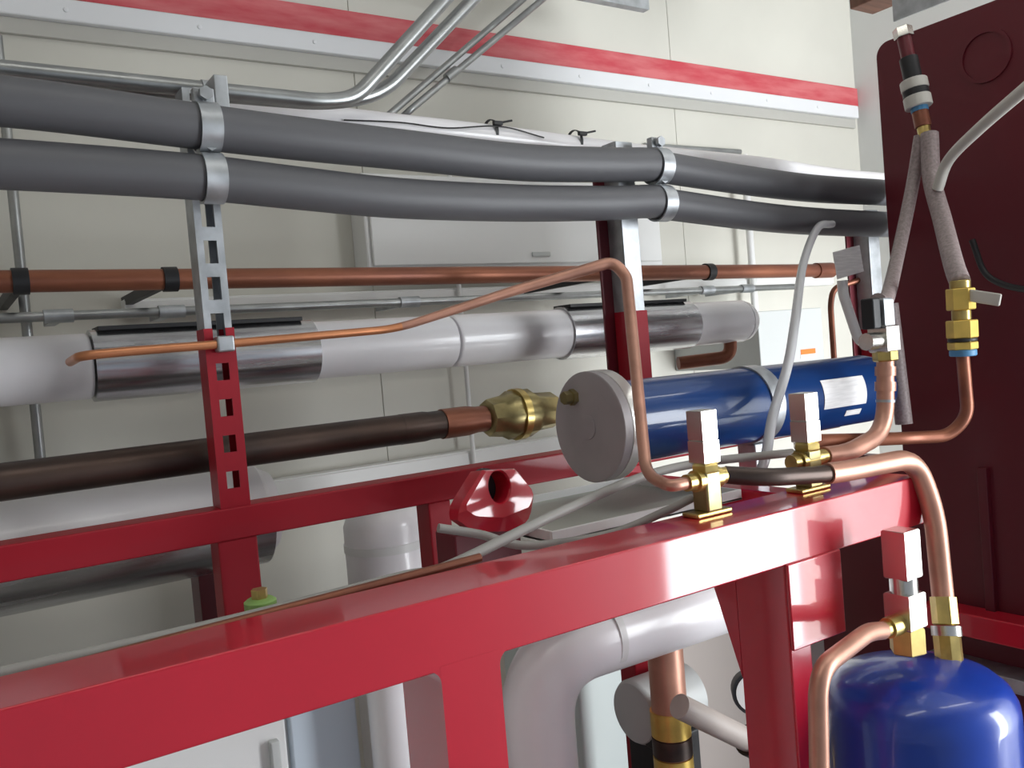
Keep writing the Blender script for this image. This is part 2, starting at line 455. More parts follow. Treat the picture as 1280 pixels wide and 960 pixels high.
cy = 1.325
def toceil(p, q):                     # carry the slanting run on until it meets the ceiling
    d = q - p
    return p + d * ((ZC - p.z) / d.z)
c0 = [P(0, 86, cy), P(255, 113, cy), P(425, 127, cy)]
up1 = [P(447, 120, cy), P(560, -5, cy)]
tube_thing('bent_conduit', [at_x(c0[:2], XL), c0[0], P(405, 127, cy), P(445, 122, cy), toceil(*up1)], 0.0122, M_cond, 'front bent steel conduit rising above the grey pipes', 'conduit', 'bent conduits', 0.10)
cy2 = 1.36
tube_thing('bent_conduit', [Vector((XL, cy2, P(300, 128, cy2).z + 0.002)), P(410, 130, cy2), P(478, 118, cy2), toceil(P(490, 108, cy2), P(597, -5, cy2))], 0.0118, M_cond, 'second bent steel conduit just right of the front one', 'conduit', 'bent conduits', 0.10)
cy3 = 1.9
for k, (a, b) in enumerate((((487, 143), (655, -2)), ((517, 134), (682, -4)))):
    p, q = P(*a, cy3), P(*b, cy3); d = (q - p).normalized()
    tube_thing('straight_conduit', [p - d * 0.05 + Vector((0, 0.13, -0.02)), p - d * 0.03, toceil(p, q)], 0.0085, M_cond,
               ['thin slanting conduit crossing the red stripe, left of two', 'thin slanting conduit crossing the red stripe, right of two with coupling'][k], 'conduit', 'slanting conduits', 0.03)
p = P(558, 98, cy3 - 0.002); d = (P(682, -4, cy3) - P(517, 134, cy3)).normalized()
o = [q for q in bpy.data.objects if q.name.startswith('straight_conduit')][-1]
obj('coupling', lathe(N(), p, d, [(0, 0.0115), (0.04, 0.0115)], 12), M_cond, o)
cc = P(262, 114, cy)
t = thing('conduit_strap', 'small steel strap clipping the conduit above the left strut', 'strap', cc - Vector((0, 0, 0.02)))
obj('strap_band', ring(N(), cc - Vector((0.012, 0, 0)), (1, 0, 0), 0.0124, 0.0155, 0.024, 20), M_galv, t)
obj('strap_arm', box(N(), cc + Vector((-0.010, -0.06, -0.040)), cc + Vector((0.010, -0.013, 0.006)), 0.002), M_galv, t)
# thin steel tube end beside the second clamp
tube_thing('thin_steel_rod', [P(806, 182, YB - 0.0088), P(925, 190, YB - 0.0088)], 0.009, M_cond, 'short steel rod on the wall above the right end of the grey pipes', 'rod')
# steel rail end at the top of the frame
b = P(812, 12, 1.75)
t = thing('overhead_rail', 'pale steel rail end hanging above the red stripe', 'rail', (b.x - 0.4, 1.75, b.z))
obj('rail_face', box(N(), (b.x - 1.2, 1.75, b.z), (b.x, 1.753, b.z + 0.05), 0.001), M_galv, t)
obj('rail_web', box(N(), (b.x - 1.2, 1.753, b.z), (b.x, 1.775, b.z + 0.003), 0.001), M_galv, t)
for xx in (b.x - 1.0, b.x - 0.2): obj('hanger_rod', lathe(N(), (xx, 1.760, b.z + 0.002), (0, 0, 1), [(0, 0.004), (ZC - b.z - 0.002, 0.004)], 8), M_galv, t)

# ------------------------------------------------------------------ wall-mounted things
a, b = P(456, 262, YB - 0.09), P(832, 331, YB - 0.09)
t = thing('wall_enclosure', 'wide white enclosure on the wall behind the grey pipes', 'enclosure', ((a.x + b.x) / 2, YB, b.z))
obj('body', box(N(), (a.x, YB - 0.08, b.z), (b.x, YB, b.z + 0.24), 0.006), M_wpaint, t)
obj('lid', box(N(), (a.x + 0.012, YB - 0.09, b.z + 0.012), (b.x - 0.012, YB - 0.0795, b.z + 0.228), 0.004), M_wpaint, t)
obj('catch', box(N(), (P(675, 308, YB - 0.09).x - 0.03, YB - 0.096, b.z + 0.03), (P(675, 308, YB - 0.09).x + 0.03, YB - 0.0895, b.z + 0.042), 0.002), M_lgrey, t)
# white trunking on the wall: one under the enclosure, one low behind the pipe union
for q, lab in ((((150, 372), (1030, 360), 0.035), 'white wall trunking running under the white enclosure'), (((300, 612), (720, 556), 0.05), 'low white wall trunking behind the brass union')):
    a, b = P(*q[0], YB), P(*q[1], YB)
    zc = (a.z + b.z) / 2; h = q[2]
    t = thing('wall_trunking', lab, 'trunking', ((a.x + b.x) / 2, YB, zc - h / 2), 'wall trunking')
    obj('channel', box(N(), (a.x, YB - 0.04, zc - h / 2), (b.x, YB, zc + h / 2), 0.002), M_wpaint, t)
    obj('cover', box(N(), (a.x, YB - 0.045, zc - h / 2 + 0.004), (b.x, YB - 0.0395, zc + h / 2 - 0.004), 0.002), M_wpaint, t)
# upright wall conduits
for px, y0, y1, lab, r in ((28, 60, 700, 'upright grey conduit on the wall at the far left', 0.010), (930, 200, 560, 'upright pale conduit on the wall above the grey box', 0.012), (572, 200, 700, 'faint upright tube on the wall behind the brass union', 0.006)):
    a = P(px, (y0 + y1) / 2, YB - 0.014)
    tag(obj('wall_conduit', sweep(N(), [Vector((a.x, YB - r - 0.048, P(px, y1, YB).z)), Vector((a.x, YB - r - 0.048, P(px, y0, YB).z))], r, 12), M_cond if px < 100 else M_wpaint), lab, 'conduit', 'upright wall conduits')

# ------------------------------------------------------------------ long pipes behind the struts
cuY = 1.62
pts = [P(0, 352, cuY), P(1028, 338, cuY)]
pts = [at_x(pts, XL), pts[1]]
t = thing('copper_pipe', 'long brown aged copper pipe running level behind the struts', 'pipe', (0.8, cuY, pts[0].z - 0.02))
obj('pipe_run', sweep(N(), pts, 0.0185, 20), M_cuold, t)
e = pts[1]
obj('end_coupling', lathe(N(), e - Vector((0.03, 0, 0)), (1, 0, 0), [(0, 0.022), (0.07, 0.022), (0.075, 0.016)], 20), M_cuold, t)
for px in (25, 212, 770, 885):
    c = P(px, 350 - px * 0.0136, cuY)
    c.z = at_x(pts, c.x).z
    b = obj('hanger', ring(N(), c - Vector((0.012, 0, 0)), (1, 0, 0), 0.0186, 0.022, 0.024, 20), M_black, t)
    obj('hanger_arm', box(N(), c + Vector((-0.008, 0.0215, -0.010)), Vector((c.x + 0.008, YB - 0.0005, c.z + 0.010)), 0.001), M_black, b)
# thin steel tube line
sy = 1.84
pts = [P(0, 398, sy), P(300, 388, sy), P(600, 377, sy), P(1000, 358, sy)]
t = thing('steel_tube_line', 'thin pale steel tube line with couplings below the brown copper pipe', 'tube', (0.8, sy, pts[-1].z - 0.01))
ln = [at_x([pts[0], pts[-1]], XL), pts[-1]]
obj('tube_run', sweep(N(), ln, 0.0095, 12), M_cond, t)
for px in (72, 214, 512, 885, 935):
    r_ = ray(px, 385); X = (CAM + r_ * (sy / r_.y)).x; c = at_x(ln, X)
    k = obj('coupling', lathe(N(), c - Vector((0.025, 0, 0)), (1, 0, 0), [(0, 0.013), (0.05, 0.013)], 12), M_galv, t)
    obj('bracket', box(N(), (c.x - 0.01, c.y + 0.0125, c.z - 0.008), (c.x + 0.01, YB - 0.046, c.z + 0.008)), M_galv, k)

# white jacketed pipe
jY, jr = 1.5, 0.051
ja, jb = P(50, 462, jY), P(872, 405, jY)
jx = at_x([ja, jb], XL); jd = (jb - ja).normalized()
t = thing('jacketed_pipe', 'large white jacketed pipe with silver saddles behind the struts', 'pipe', (0.8, jY, ja.z - jr))


def on(px):                                              # axis point of the jacketed pipe seen at a pixel column
    r_ = ray(px, 462 - (px - 50) * 0.0693); X = (CAM + r_ * (jY / r_.y)).x; return at_x([ja, jb], X)


for a, b in ((jx, on(112)), (on(116), on(560)), (on(563), on(925))):
    L = (b - a).length
    obj('white_jacket', lathe(N(), a, jd, [(0, jr - 0.003), (0.004, jr), (L - 0.004, jr), (L, jr - 0.003)], 32), M_white, t)
for a, b in ((on(114), on(388)), (on(700), on(857))):
    L = (b - a).length
    s = obj('metal_saddle', lathe(N(), a, jd, [(0, jr + 0.0005), (0, jr + 0.005), (L, jr + 0.005), (L, jr + 0.0005)], 36), M_foil, t)
    obj('saddle_strip', box(N(), Vector((a.x + 0.01, jY - 0.03, a.z + jr + 0.001)), Vector((b.x - 0.02, jY + 0.03, a.z + jr + 0.008)), 0.001, Matrix.Rotation(-math.atan2(jd.z, jd.x), 3, 'Y')), M_black, s)
e = on(925)
obj('end_cap', lathe(N(), e, jd, [(-0.001, jr), (0.012, jr * 0.95), (0.028, jr * 0.75), (0.036, jr * 0.3)], 32), M_white, t)
cpx = P(905, 425, jY)
obj('stub_pipe', sweep(N(), fillet([e - jd * 0.04, Vector((e.x - 0.04, jY, e.z - 0.085)), Vector((e.x - 0.16, jY + 0.06, e.z - 0.09))], 0.03), 0.016, 14), M_cuold, t)

# dark copper pipe with brass union
dY = 1.36
da, db = P(0, 603, dY), P(690, 512, dY)
dd = (db - da).normalized()
def od(px):
    r_ = ray(px, 603 - px * 0.1319); X = (CAM + r_ * (dY / r_.y)).x; return at_x([da, db], X)
t = thing('suction_pipe', 'dark tarnished copper pipe ending in a brass union beside the flange', 'pipe', (0.4, dY, db.z - 0.03))
obj('pipe_run', sweep(N(), [at_x([da, db], XL), od(505)], 0.0258, 24), M_cudark, t)
obj('pipe_sleeve', lathe(N(), od(500), dd, [(0, 0.0262), (0.045, 0.0262), (0.055, 0.0245), ((od(556) - od(500)).length, 0.0245)], 24), M_cudark, t)
L = (od(612) - od(552)).length
obj('reducer', lathe(N(), od(552), dd, [(0, 0.0265), (0.05, 0.0265), (0.07, 0.0235), (L, 0.0235)], 24), M_cuold, t)
L = (od(692) - od(604)).length
u = obj('union_nut', lathe(N(), od(606), dd, [(0, 0.026), (0.006, 0.034), (L * 0.22, 0.038), (L * 0.30, 0.045), (L * 0.62, 0.045), (L * 0.70, 0.036), (L * 0.95, 0.034), (L, 0.026)], 8), M_brasso, t)
obj('union_ring', ring(N(), od(606) + dd * L * 0.40, dd, 0.040, 0.048, 0.014, 24), M_brass, u)
obj('outlet_stub', lathe(N(), od(686), dd, [(0, 0.021), (0.10, 0.021)], 20), M_cudark, t)
obj('pipe_run', sweep(N(), [od(686) + dd * 0.09, at_x([da, db], 1.74)], 0.020, 18), M_cudark, t)

# ------------------------------------------------------------------ blue filter shell
sY, sr = 1.03, 0.0635
sa, sb = P(735, 534, sY), P(1085, 489, sY)
sd = (sb - sa).normalized(); sd = Vector((sd.x, 0, sd.z * 0.4)).normalized()
Ls = (sb - sa).length
t = thing('filter_shell', 'blue cylindrical filter shell with a bolted grey end flange', 'filter', (sa.x + Ls / 2, sY, sa.z - 0.085))
sh = obj('shell', lathe(N(), sa + sd * 0.03, sd, [(0, sr), (Ls - 0.05, sr), (Ls - 0.025, sr * 0.93), (Ls - 0.006, sr * 0.6), (Ls, 0.02)], 48), M_blue, t)
fl = obj('flange', lathe(N(), sa, sd, [(0, 0.0805), (0.002, 0.083), (0.016, 0.083), (0.017, 0.0815)], 48), M_steel, t)
obj('flange_rim', lathe(N(), sa + sd * 0.0165, sd, [(0, 0.0815), (0.001, 0.0835), (0.020, 0.0835), (0.021, 0.070), (0.034, sr + 0.001)], 48), M_bsteel, t)
u = (Vector((0, 0, 1)) - sd * sd.z).normalized(); v = sd.cross(u)
for k in range(8):                                        # flange bolts
    an = 2 * math.pi * (k + 0.5) / 8
    c = sa + (u * math.cos(an) + v * math.sin(an)) * 0.070
    bm = N(); lathe(bm, c + sd * 0.037, sd, [(0, 0.007), (0.008, 0.007), (0.008, 0.0045), (0.014, 0.0045)], 6)
    obj('bolt', bm, M_steel, fl)
c = sa + u * 0.045 + v * (0.028 if v.y > 0 else -0.028)
obj('access_plug', lathe(N(), c - sd * 0.02, sd, [(0, 0.010), (0.012, 0.010), (0.012, 0.0125), (0.0205, 0.0125)], 6), M_brasso, fl)
c = sa
obj('centre_mark', lathe(N(), c - sd * 0.0012, sd, [(0, 0.018), (0.0014, 0.018)], 24), M_steel, fl)
xs = P(950, 505, sY - sr).x
q = at_x([sa, sa + sd], xs + 0.03)
st = obj('strap', ring(N(), q, sd, sr + 0.0003, sr + 0.003, 0.030, 48), M_galv, t)
obj('strap_foot', box(N(), q + Vector((0.0, -0.02, -0.11)), q + Vector((0.03, 0.02, -sr - 0.002)), 0.003), M_galv, st)
def patch(p0, axis, r, L, a0, a1, n=10, th=0.0008):
    """a curved sticker on a cylinder of radius r"""
    bm = N(); ax = Vector(axis).normalized(); uu = (Vector((0, 0, 1)) - ax * ax.z).normalized(); vv = ax.cross(uu)
    V = []
    for rr in (r, r + th):
        for tt in (0, L):
            V.append([bm.verts.new(Vector(p0) + ax * tt + (uu * math.cos(math.radians(lerp(a0, a1, k / n))) + vv * math.sin(math.radians(lerp(a0, a1, k / n)))) * rr) for k in range(n + 1)])
    for k in range(n):
        for A, B in ((V[0], V[1]), (V[2], V[3]), (V[0], V[2]), (V[1], V[3])):
            bm.faces.new((A[k], A[k + 1], B[k + 1], B[k]))
    for k in (0, n): bm.faces.new((V[0][k], V[1][k], V[3][k], V[2][k]))
    return bm
sg = 1 if v.y < 0 else -1
x0, x1 = P(1030, 490, sY - sr).x, P(1083, 490, sY - sr).x
obj('paper_label', patch(at_x([sa, sa + sd], x0), sd, sr + 0.0003, x1 - x0, sg * 62, sg * 108), M_paper, sh)
x0, x1 = P(1062, 515, sY - sr).x, P(1081, 515, sY - sr).x
obj('small_sticker', patch(at_x([sa, sa + sd], x0), sd, sr + 0.0003, x1 - x0, sg * 116, sg * 126), M_paper, sh)

# ------------------------------------------------------------------ valves on the rail
def service_valve(base, h, r, label, tee_z, name='service_valve', group='capped service valves', phase=math.pi / 4):
    """base plate, square body, tee ports, hexagon collar and tall hexagon cap"""
    t = thing(name, label, 'valve', base, group)
    B = Vector(base)
    obj('foot', box(N(), B + Vector((-0.030, -0.012, 0)), B + Vector((0.030, 0.016, 0.006)), 0.002), M_brass, t)
    obj('body', box(N(), B + Vector((-r * 0.70, -r * 0.70, 0.005)), B + Vector((r * 0.70, r * 0.70, h * 0.42)), 0.003), M_brasso, t)
    obj('port', lathe(N(), B + Vector((-0.034, 0, tee_z)), (1, 0, 0), [(0, 0.0105), (0.014, 0.0105), (0.014, 0.0135), (0.054, 0.0135), (0.054, 0.0105), (0.068, 0.0105)], 16), M_brass, t)
    obj('packing_nut', lathe(N(), B + Vector((0, 0, h * 0.41)), (0, 0, 1), [(0, r * 0.85), (0.003, r * 0.95), (h * 0.07, r * 0.95), (h * 0.09, r * 0.8)], 6, phase), M_brass, t)
    c = obj('collar', lathe(N(), B + Vector((0, 0, h * 0.49)), (0, 0, 1), [(0, r * 0.86), (0.002, r * 1.02), (h * 0.22, r * 1.02), (h * 0.23, r * 0.9)], 4, phase), M_nick, t)
    obj('cap', lathe(N(), B + Vector((0, 0, h * 0.715)), (0, 0, 1), [(0, r * 0.9), (0.002, r * 0.98), (h * 0.28, r * 0.98), (h * 0.285, r * 0.9)], 4, phase), M_nick, t)
    return t


vY = 0.775
b1 = P(886, 645, vY); b1.z = RZ
b2 = P(1012, 612, vY); b2.z = RZ
tz1 = P(886, 598, vY).z - RZ; tz2 = P(1012, 574, vY).z - RZ
service_valve(b1, P(886, 511, vY).z - RZ, 0.0185, 'square capped service valve on the red rail, nearest the flange', tz1)
service_valve(b2, P(1010, 490, vY).z - RZ, 0.0190, 'square capped service valve on the red rail, below the paper label', tz2)

# thin copper tube: along the strut, up to the bend, down to the first valve
kY = BY - 0.012
pts = [P(100, 445, kY), P(150, 440, kY), P(280, 430, kY), P(495, 411, kY), P(640, 364, 1.20), P(766, 327, 1.14), P(783, 345, 1.12), P(808, 594, 0.83), Vector((b1.x - 0.06, vY, b1.z + tz1)), Vector((b1.x - 0.034, vY, b1.z + tz1))]
pts = [pts[0] + Vector((0, 0.10, -0.004))] + pts
t = thing('bent_copper_tube', 'thin copper tube kinked upward then dropping past the blue shell', 'tube', (0.9, 1.1, pts[-2].z))
sp = fillet(pts, 0.035)
rad = [0.0062 + 0.0040 * max(0, min(1, (p.x - 0.60) / 0.40)) for p in sp]
ks = next(i for i, p in enumerate(sp) if p.x > P(497, 411, kY).x)
obj('tube_run', sweep(N(), sp[:ks + 1], rad[:ks + 1], 14), M_cuo, t)
obj('tube_run', sweep(N(), sp[ks:], rad[ks:], 14), M_cup, t)
c = P(281, 430, kY)
obj('tube_clip', box(N(), c + Vector((-0.012, -0.009, -0.011)), c + Vector((0.012, 0.012, 0.011)), 0.003), M_galv, t)

# tank first (its position is needed by the tubes)
tY = 0.67; tr = 0.117
tc = P(1150, 900, tY); tzt = P(1150, 832, tY).z
t = thing('blue_tank', 'bright blue upright pressure tank at the lower right', 'tank', (tc.x, tY, 0))
obj('tank_shell', lathe(N(), (tc.x, tY, 0.05), (0, 0, 1), [(0, tr * 0.6), (0.03, tr * 0.95), (0.06, tr), (tzt - 0.05 - 0.052, tr), (tzt - 0.05 - 0.038, tr * 0.985), (tzt - 0.05 - 0.022, tr * 0.92), (tzt - 0.05 - 0.010, tr * 0.80), (tzt - 0.05, tr * 0.50), (tzt - 0.048, 0.01)], 48), M_tank, t)
obj('seam_band', ring(N(), (tc.x, tY, tzt - 0.155), (0, 0, 1), tr - 0.001, tr + 0.0015, 0.012, 48), M_tank, t)
obj('foot_ring', ring(N(), (tc.x, tY, 0), (0, 0, 1), tr * 0.78, tr * 0.84, 0.075, 40), M_tank, t)

# copper tube from valve one over the rail, bending down to the tank
fit = P(1188, 835, 0.66)
neck = Vector((tc.x + 0.035, tY - 0.005, tzt - 0.02))
nb = P(1188, 838, tY - 0.01)
pts = [Vector((b1.x + 0.034, vY, b1.z + tz1)), P(960, 597, vY - 0.03), P(1040, 592, 0.735), P(1143, 572, 0.715), P(1168, 640, 0.70), P(1180, 760, 0.675)]
t = thing('copper_outlet_tube', 'bright copper tube over the rail end bending down to the blue tank', 'tube', pts[-1])
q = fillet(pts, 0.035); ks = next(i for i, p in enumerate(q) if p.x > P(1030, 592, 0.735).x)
obj('shaded_run', sweep(N(), q[:ks + 1], 0.0115, 16), M_cudark, t)  # shadowed stretch of the tube, its shade put into a darker copper
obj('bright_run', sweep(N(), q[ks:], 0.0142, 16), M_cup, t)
e = pts[-1]
t = thing('tank_fitting', 'tall brass fitting joining the copper tube to the tank top', 'fitting', nb)
ax = (e - nb); L = ax.length
obj('upper_nut', lathe(N(), nb + ax * 0.72, ax, [(0, 0.014), (0.002, 0.0165), (L * 0.46, 0.0165), (L * 0.47, 0.013)], 6), M_brass, t)
obj('band', lathe(N(), nb + ax * 0.55, ax, [(0, 0.019), (L * 0.16, 0.019)], 20), M_nick, t)
obj('lower_body', lathe(N(), nb, ax, [(0, 0.017), (L * 0.04, 0.0175), (L * 0.56, 0.0175), (L * 0.57, 0.014)], 8), M_brass, t)

# tank valve with white-lit square cap
vb = P(1135, 812, tY - 0.01)
t = thing('tank_valve', 'shiny plated service valve with tall cap on the blue tank', 'valve', vb, 'capped service valves')
H = P(1130, 660, tY - 0.01).z - vb.z
for nm, z0, z1, r, m, sg_ in (('body', -0.02, 0.20, 0.022, M_brass, 6), ('body_block', 0.19, 0.48, 0.025, M_nick, 4), ('collar', 0.47, 0.62, 0.017, M_nick, 16), ('cap', 0.60, 1.0, 0.023, M_nick, 4)):
    obj(nm, lathe(N(), vb + Vector((0, 0, H * z0)), (0, 0, 1), [(0, r * 0.92), (0.002, r), (H * (z1 - z0) - 0.002, r), (H * (z1 - z0), r * 0.92)], sg_, math.pi / 4), m, t)
pz = H * 0.24
port = vb + Vector((0, 0, pz))
obj('side_port', lathe(N(), port + Vector((-0.055, 0.0, 0)), (1, 0, 0), [(0, 0.010), (0.016, 0.010), (0.016, 0.013), (0.05, 0.013)], 12), M_brass, t)
pts = [port + Vector((-0.05, 0, 0)), P(1085, 790, 0.655), P(1022, 838, 0.63), P(1025, 1010, 0.63), P(1032, 1100, 0.65)]
tube_thing('tank_drain_tube', pts, 0.0110, M_cup, 'pale copper tube looping down beside the blue tank', 'tube', None, 0.035, 14)

# right-hand valve standing above the rail end, its copper tube returning to valve two
rY = 0.80
vt = P(1106, 440, rY)
t = thing('line_valve', 'plated line valve with black handle on the copper riser', 'valve', vt)
obj('body', lathe(N(), vt, (0, 0, 1), [(0, 0.020), (0.002, 0.0225), (0.038, 0.0225), (0.040, 0.020)], 4, math.pi / 4), M_nick, t)
obj('stem', lathe(N(), vt + Vector((0, 0, 0.039)), (0, 0, 1), [(0, 0.017), (0.038, 0.017), (0.042, 0.014)], 4, math.pi / 4), M_galv, t)
obj('handle', box(N(), vt + Vector((-0.036, -0.010, 0.036)), vt + Vector((-0.017, 0.012, 0.082)), 0.003), M_black, t)
obj('side_port', lathe(N(), vt + Vector((-0.045, 0, 0.018)), (1, 0, 0), [(0, 0.013), (0.03, 0.013)], 12), M_nick, t)
obj('brass_nut', lathe(N(), vt - Vector((0, 0, 0.014)), (0, 0, 1), [(0, 0.016), (0.002, 0.018), (0.0145, 0.018)], 6), M_brass, t)
pts = [vt - Vector((0, 0, 0.010)), P(1107, 540, 0.80), P(1060, 566, 0.785), Vector((b2.x + 0.034, vY, b2.z + tz2))]
rt = thing('copper_riser', 'pink copper riser tube bending from line valve to the second rail valve', 'tube', pts[-1] - Vector((0, 0, 0.01)))
obj('tube_run', sweep(N(), fillet(pts, 0.05), 0.0130, 16), M_cup, rt)
d = (pts[1] - pts[0]).normalized()
for f0, m in ((0.012, M_cup), (0.035, M_cup), (0.062, M_galv)):
    obj('solder_ring', ring(N(), pts[0] + d * f0, d, 0.0128, 0.0152 if m is M_cup else 0.0138, 0.014 if m is M_cup else 0.004, 18), m, rt)

# copper return with yellow brass fittings in front of the maroon panel
gX = 1.42
g0 = PX(1203, 360, gX)
pts = [PX(1203, 440, gX), PX(1210, 520, gX), PX(1186, 545, gX - 0.02), P(1128, 548, 0.86), Vector((b2.x + 0.06, vY + 0.03, b2.z + tz2 + 0.016)), Vector((b2.x + 0.012, vY + 0.012, b2.z + tz2 + 0.014))]
tube_thing('copper_return_tube', pts, 0.0105, M_cuold, 'brown copper tube curving below the yellow brass fittings', 'tube', None, 0.05, 14)
t = thing('brass_fitting', 'yellow brass hose fitting with black and blue rings on maroon panel', 'fitting', PX(1205, 445, gX))
ax = (PX(1200, 355, gX) - PX(1204, 445, gX)); L = ax.length; p0 = PX(1204, 445, gX)
for nm, a, b, r, m, sg_ in (('blue_ring', 0.0, 0.09, 0.021, M_lblue, 20), ('lower_nut', 0.09, 0.20, 0.023, M_brassy, 6), ('black_ring', 0.20, 0.25, 0.0225, M_black, 20), ('middle_nut', 0.25, 0.50, 0.024, M_brassy, 6), ('neck', 0.50, 0.64, 0.015, M_brass, 16), ('upper_nut', 0.64, 0.94, 0.022, M_brassy, 6), ('collar', 0.94, 1.05, 0.016, M_brass, 16)):
    obj(nm, lathe(N(), p0 + ax * a, ax, [(0, r * 0.93), (0.0015, r), (L * (b - a) - 0.0015, r), (L * (b - a), r * 0.93)], sg_), m, t)
c = PX(1232, 372, gX)
tag(obj('white_tag', box(N(), c - Vector((0.006, 0.026, 0.010)), c + Vector((0.0, 0.026, 0.010)), 0.003, Matrix.Rotation(0.25, 3, 'X')), M_hosel), 'small pale oval tag beside the yellow brass fitting', 'tag')

# regulator stack near the top of the panel with hoses below
hX = 1.62
ga, gb = PX(1128, 38, hX), PX(1157, 172, hX)
t = thing('sight_glass', 'slim sight glass stack with white and black rings on the panel', 'gauge', gb)
ax = ga - gb; L = ax.length
for nm, a, b, r, m, sg_ in (('ferrule', 0.0, 0.10, 0.012, M_brass, 16), ('brown_neck', 0.10, 0.24, 0.015, M_cuold, 16), ('blue_ring', 0.24, 0.28, 0.016, M_lblue, 20), ('lower_ring', 0.28, 0.38, 0.025, M_hosel, 24), ('black_gasket', 0.38, 0.44, 0.024, M_black, 24), ('upper_ring', 0.44, 0.53, 0.025, M_hosel, 24),
                            ('black_body', 0.53, 0.74, 0.017, M_black, 20), ('neck', 0.74, 0.93, 0.013, M_dred, 16), ('top_cap', 0.93, 1.02, 0.018, M_nick, 6)):
    obj(nm, lathe(N(), gb + ax * a, ax, [(0, r * 0.95), (0.0015, r), (L * (b - a) - 0.0015, r), (L * (b - a), r * 0.95)], sg_), m, t)
hs = [[gb + Vector((0, 0.01, 0.005)), PX(1140, 235, 1.60), PX(1122, 320, 1.5), PX(1108, 375, 1.32), vt + Vector((0.006, 0.01, 0.078))],
      [gb + Vector((0, -0.008, 0.005)), PX(1165, 225, 1.60), PX(1178, 275, 1.55), PX(1192, 330, 1.45), p0 + ax.normalized() * 0 + (PX(1200, 355, gX) - p0) * 1.03],
      [PX(1172, 236, 1.575), PX(1186, 200, 1.56), PX(1225, 160, 1.50), PX(1285, 108, 1.40), PX(1340, 60, 1.3), PX(1400, -10, 1.25)]]
for q, m, r, lab in zip(hs, (M_hose, M_hose, M_hosel), (0.0120, 0.0165, 0.010), ('braided hose from sight glass to the black handled valve', 'braided hose from sight glass to the yellow brass fitting', 'pale grey hose crossing the panel to the upper right')):
    tube_thing('flexible_hose', q, r, m, lab, 'hose', 'flexible hoses', sp=True)
# second steel sleeve behind the riser
a, b = PX(1112, 380, 1.55), PX(1130, 530, 1.55)
tag(obj('steel_sleeve', sweep(N(), [b, a], 0.016, 14), M_hose), 'dull upright sleeve behind the pink copper riser', 'sleeve')
tube_thing('black_cable', [PX(1215, 300, 1.70), PX(1235, 345, 1.70), PX(1285, 362, 1.66), PX(1340, 350, 1.6)], 0.006, M_black, 'black cable curving across the maroon panel at right', 'cable', sp=True)

# ------------------------------------------------------------------ maroon panel
pA = PX(1096, 56, 1.8); pB = PX(1114, 430, 1.8)
X0 = 1.8; y1 = 1.172; ztop = pA.z; y0 = 0.42; zbot = 0.03
bm = N(); prof = [(y1, zbot)]
for k in range(9):
    an = math.pi / 2 * k / 8; rr = 0.03
    prof.append((y1 - rr + rr * math.cos(an), ztop - rr + rr * math.sin(an)))
prof += [(y0, ztop), (y0, zbot)]
A = [bm.verts.new((X0, y, z)) for y, z in prof]; B = [bm.verts.new((X0 + 0.03, y, z)) for y, z in prof]
bm.faces.new(A); bm.faces.new(B[::-1])
for i in range(len(prof)): bm.faces.new((A[i], B[i], B[(i + 1) % len(prof)], A[(i + 1) % len(prof)]))
t = thing('maroon_panel', 'large dark maroon steel panel standing at the right', 'panel', (X0, 0.8, 0))
obj('sheet', bm, M_dred, t)
c = PX(1232, 70, X0)
obj('round_boss', ring(N(), c, (-1, 0, 0), 0.045, 0.052, 0.004, 40), M_dred, t)
zl = PX(1240, 772, 1.75).z
obj('lower_sheet', box(N(), (X0, y1 + 0.0005, 0.03), (X0 + 0.03, 1.46, RZ - 0.09), 0.002), M_dred, t)
obj('base_ledge', box(N(), (X0 - 0.06, y0, zl - 0.05), (X0 + 0.001, y1 - 0.05, zl), 0.004), M_red, t)
for yy in (y0 + 0.02, y1 - 0.06): obj('foot', box(N(), (X0, yy, 0), (X0 + 0.03, yy + 0.04, 0.031), 0.003), M_dred, t)
zk = PX(1272, 856, 1.74).z
obj('steel_edge', box(N(), (X0 - 0.066, y0, zk - 0.018), (X0 + 0.001, y1 - 0.05, zk + 0.012), 0.002), M_galv, t)
obj('rib', box(N(), (X0 - 0.014, P(1145, 640, 1.2).y - 0.22, zl - 0.001), (X0 + 0.001, P(1145, 640, 1.2).y - 0.20, zl + 0.30), 0.002), M_dred, t)
# brown timber header with pale bracket above the panel
a = PX(1062, 12, 2.1)
t = thing('timber_header', 'brown timber beam end above the maroon panel', 'beam', (2.2, a.y, a.z))
obj('beam', box(N(), (2.10, 0.2, a.z), (2.20, a.y, a.z + 0.12), 0.004), M_wood, t)
obj('bracket', box(N(), (2.10, a.y - 0.30, a.z - 0.075), (2.106, a.y - 0.12, a.z + 0.02), 0.002), M_galv, t)
for yy in (0.4, a.y - 0.1): obj('hanger_rod', lathe(N(), (2.15, yy, a.z + 0.119), (0, 0, 1), [(0, 0.006), (ZC - a.z - 0.119, 0.006)], 8), M_galv, t)

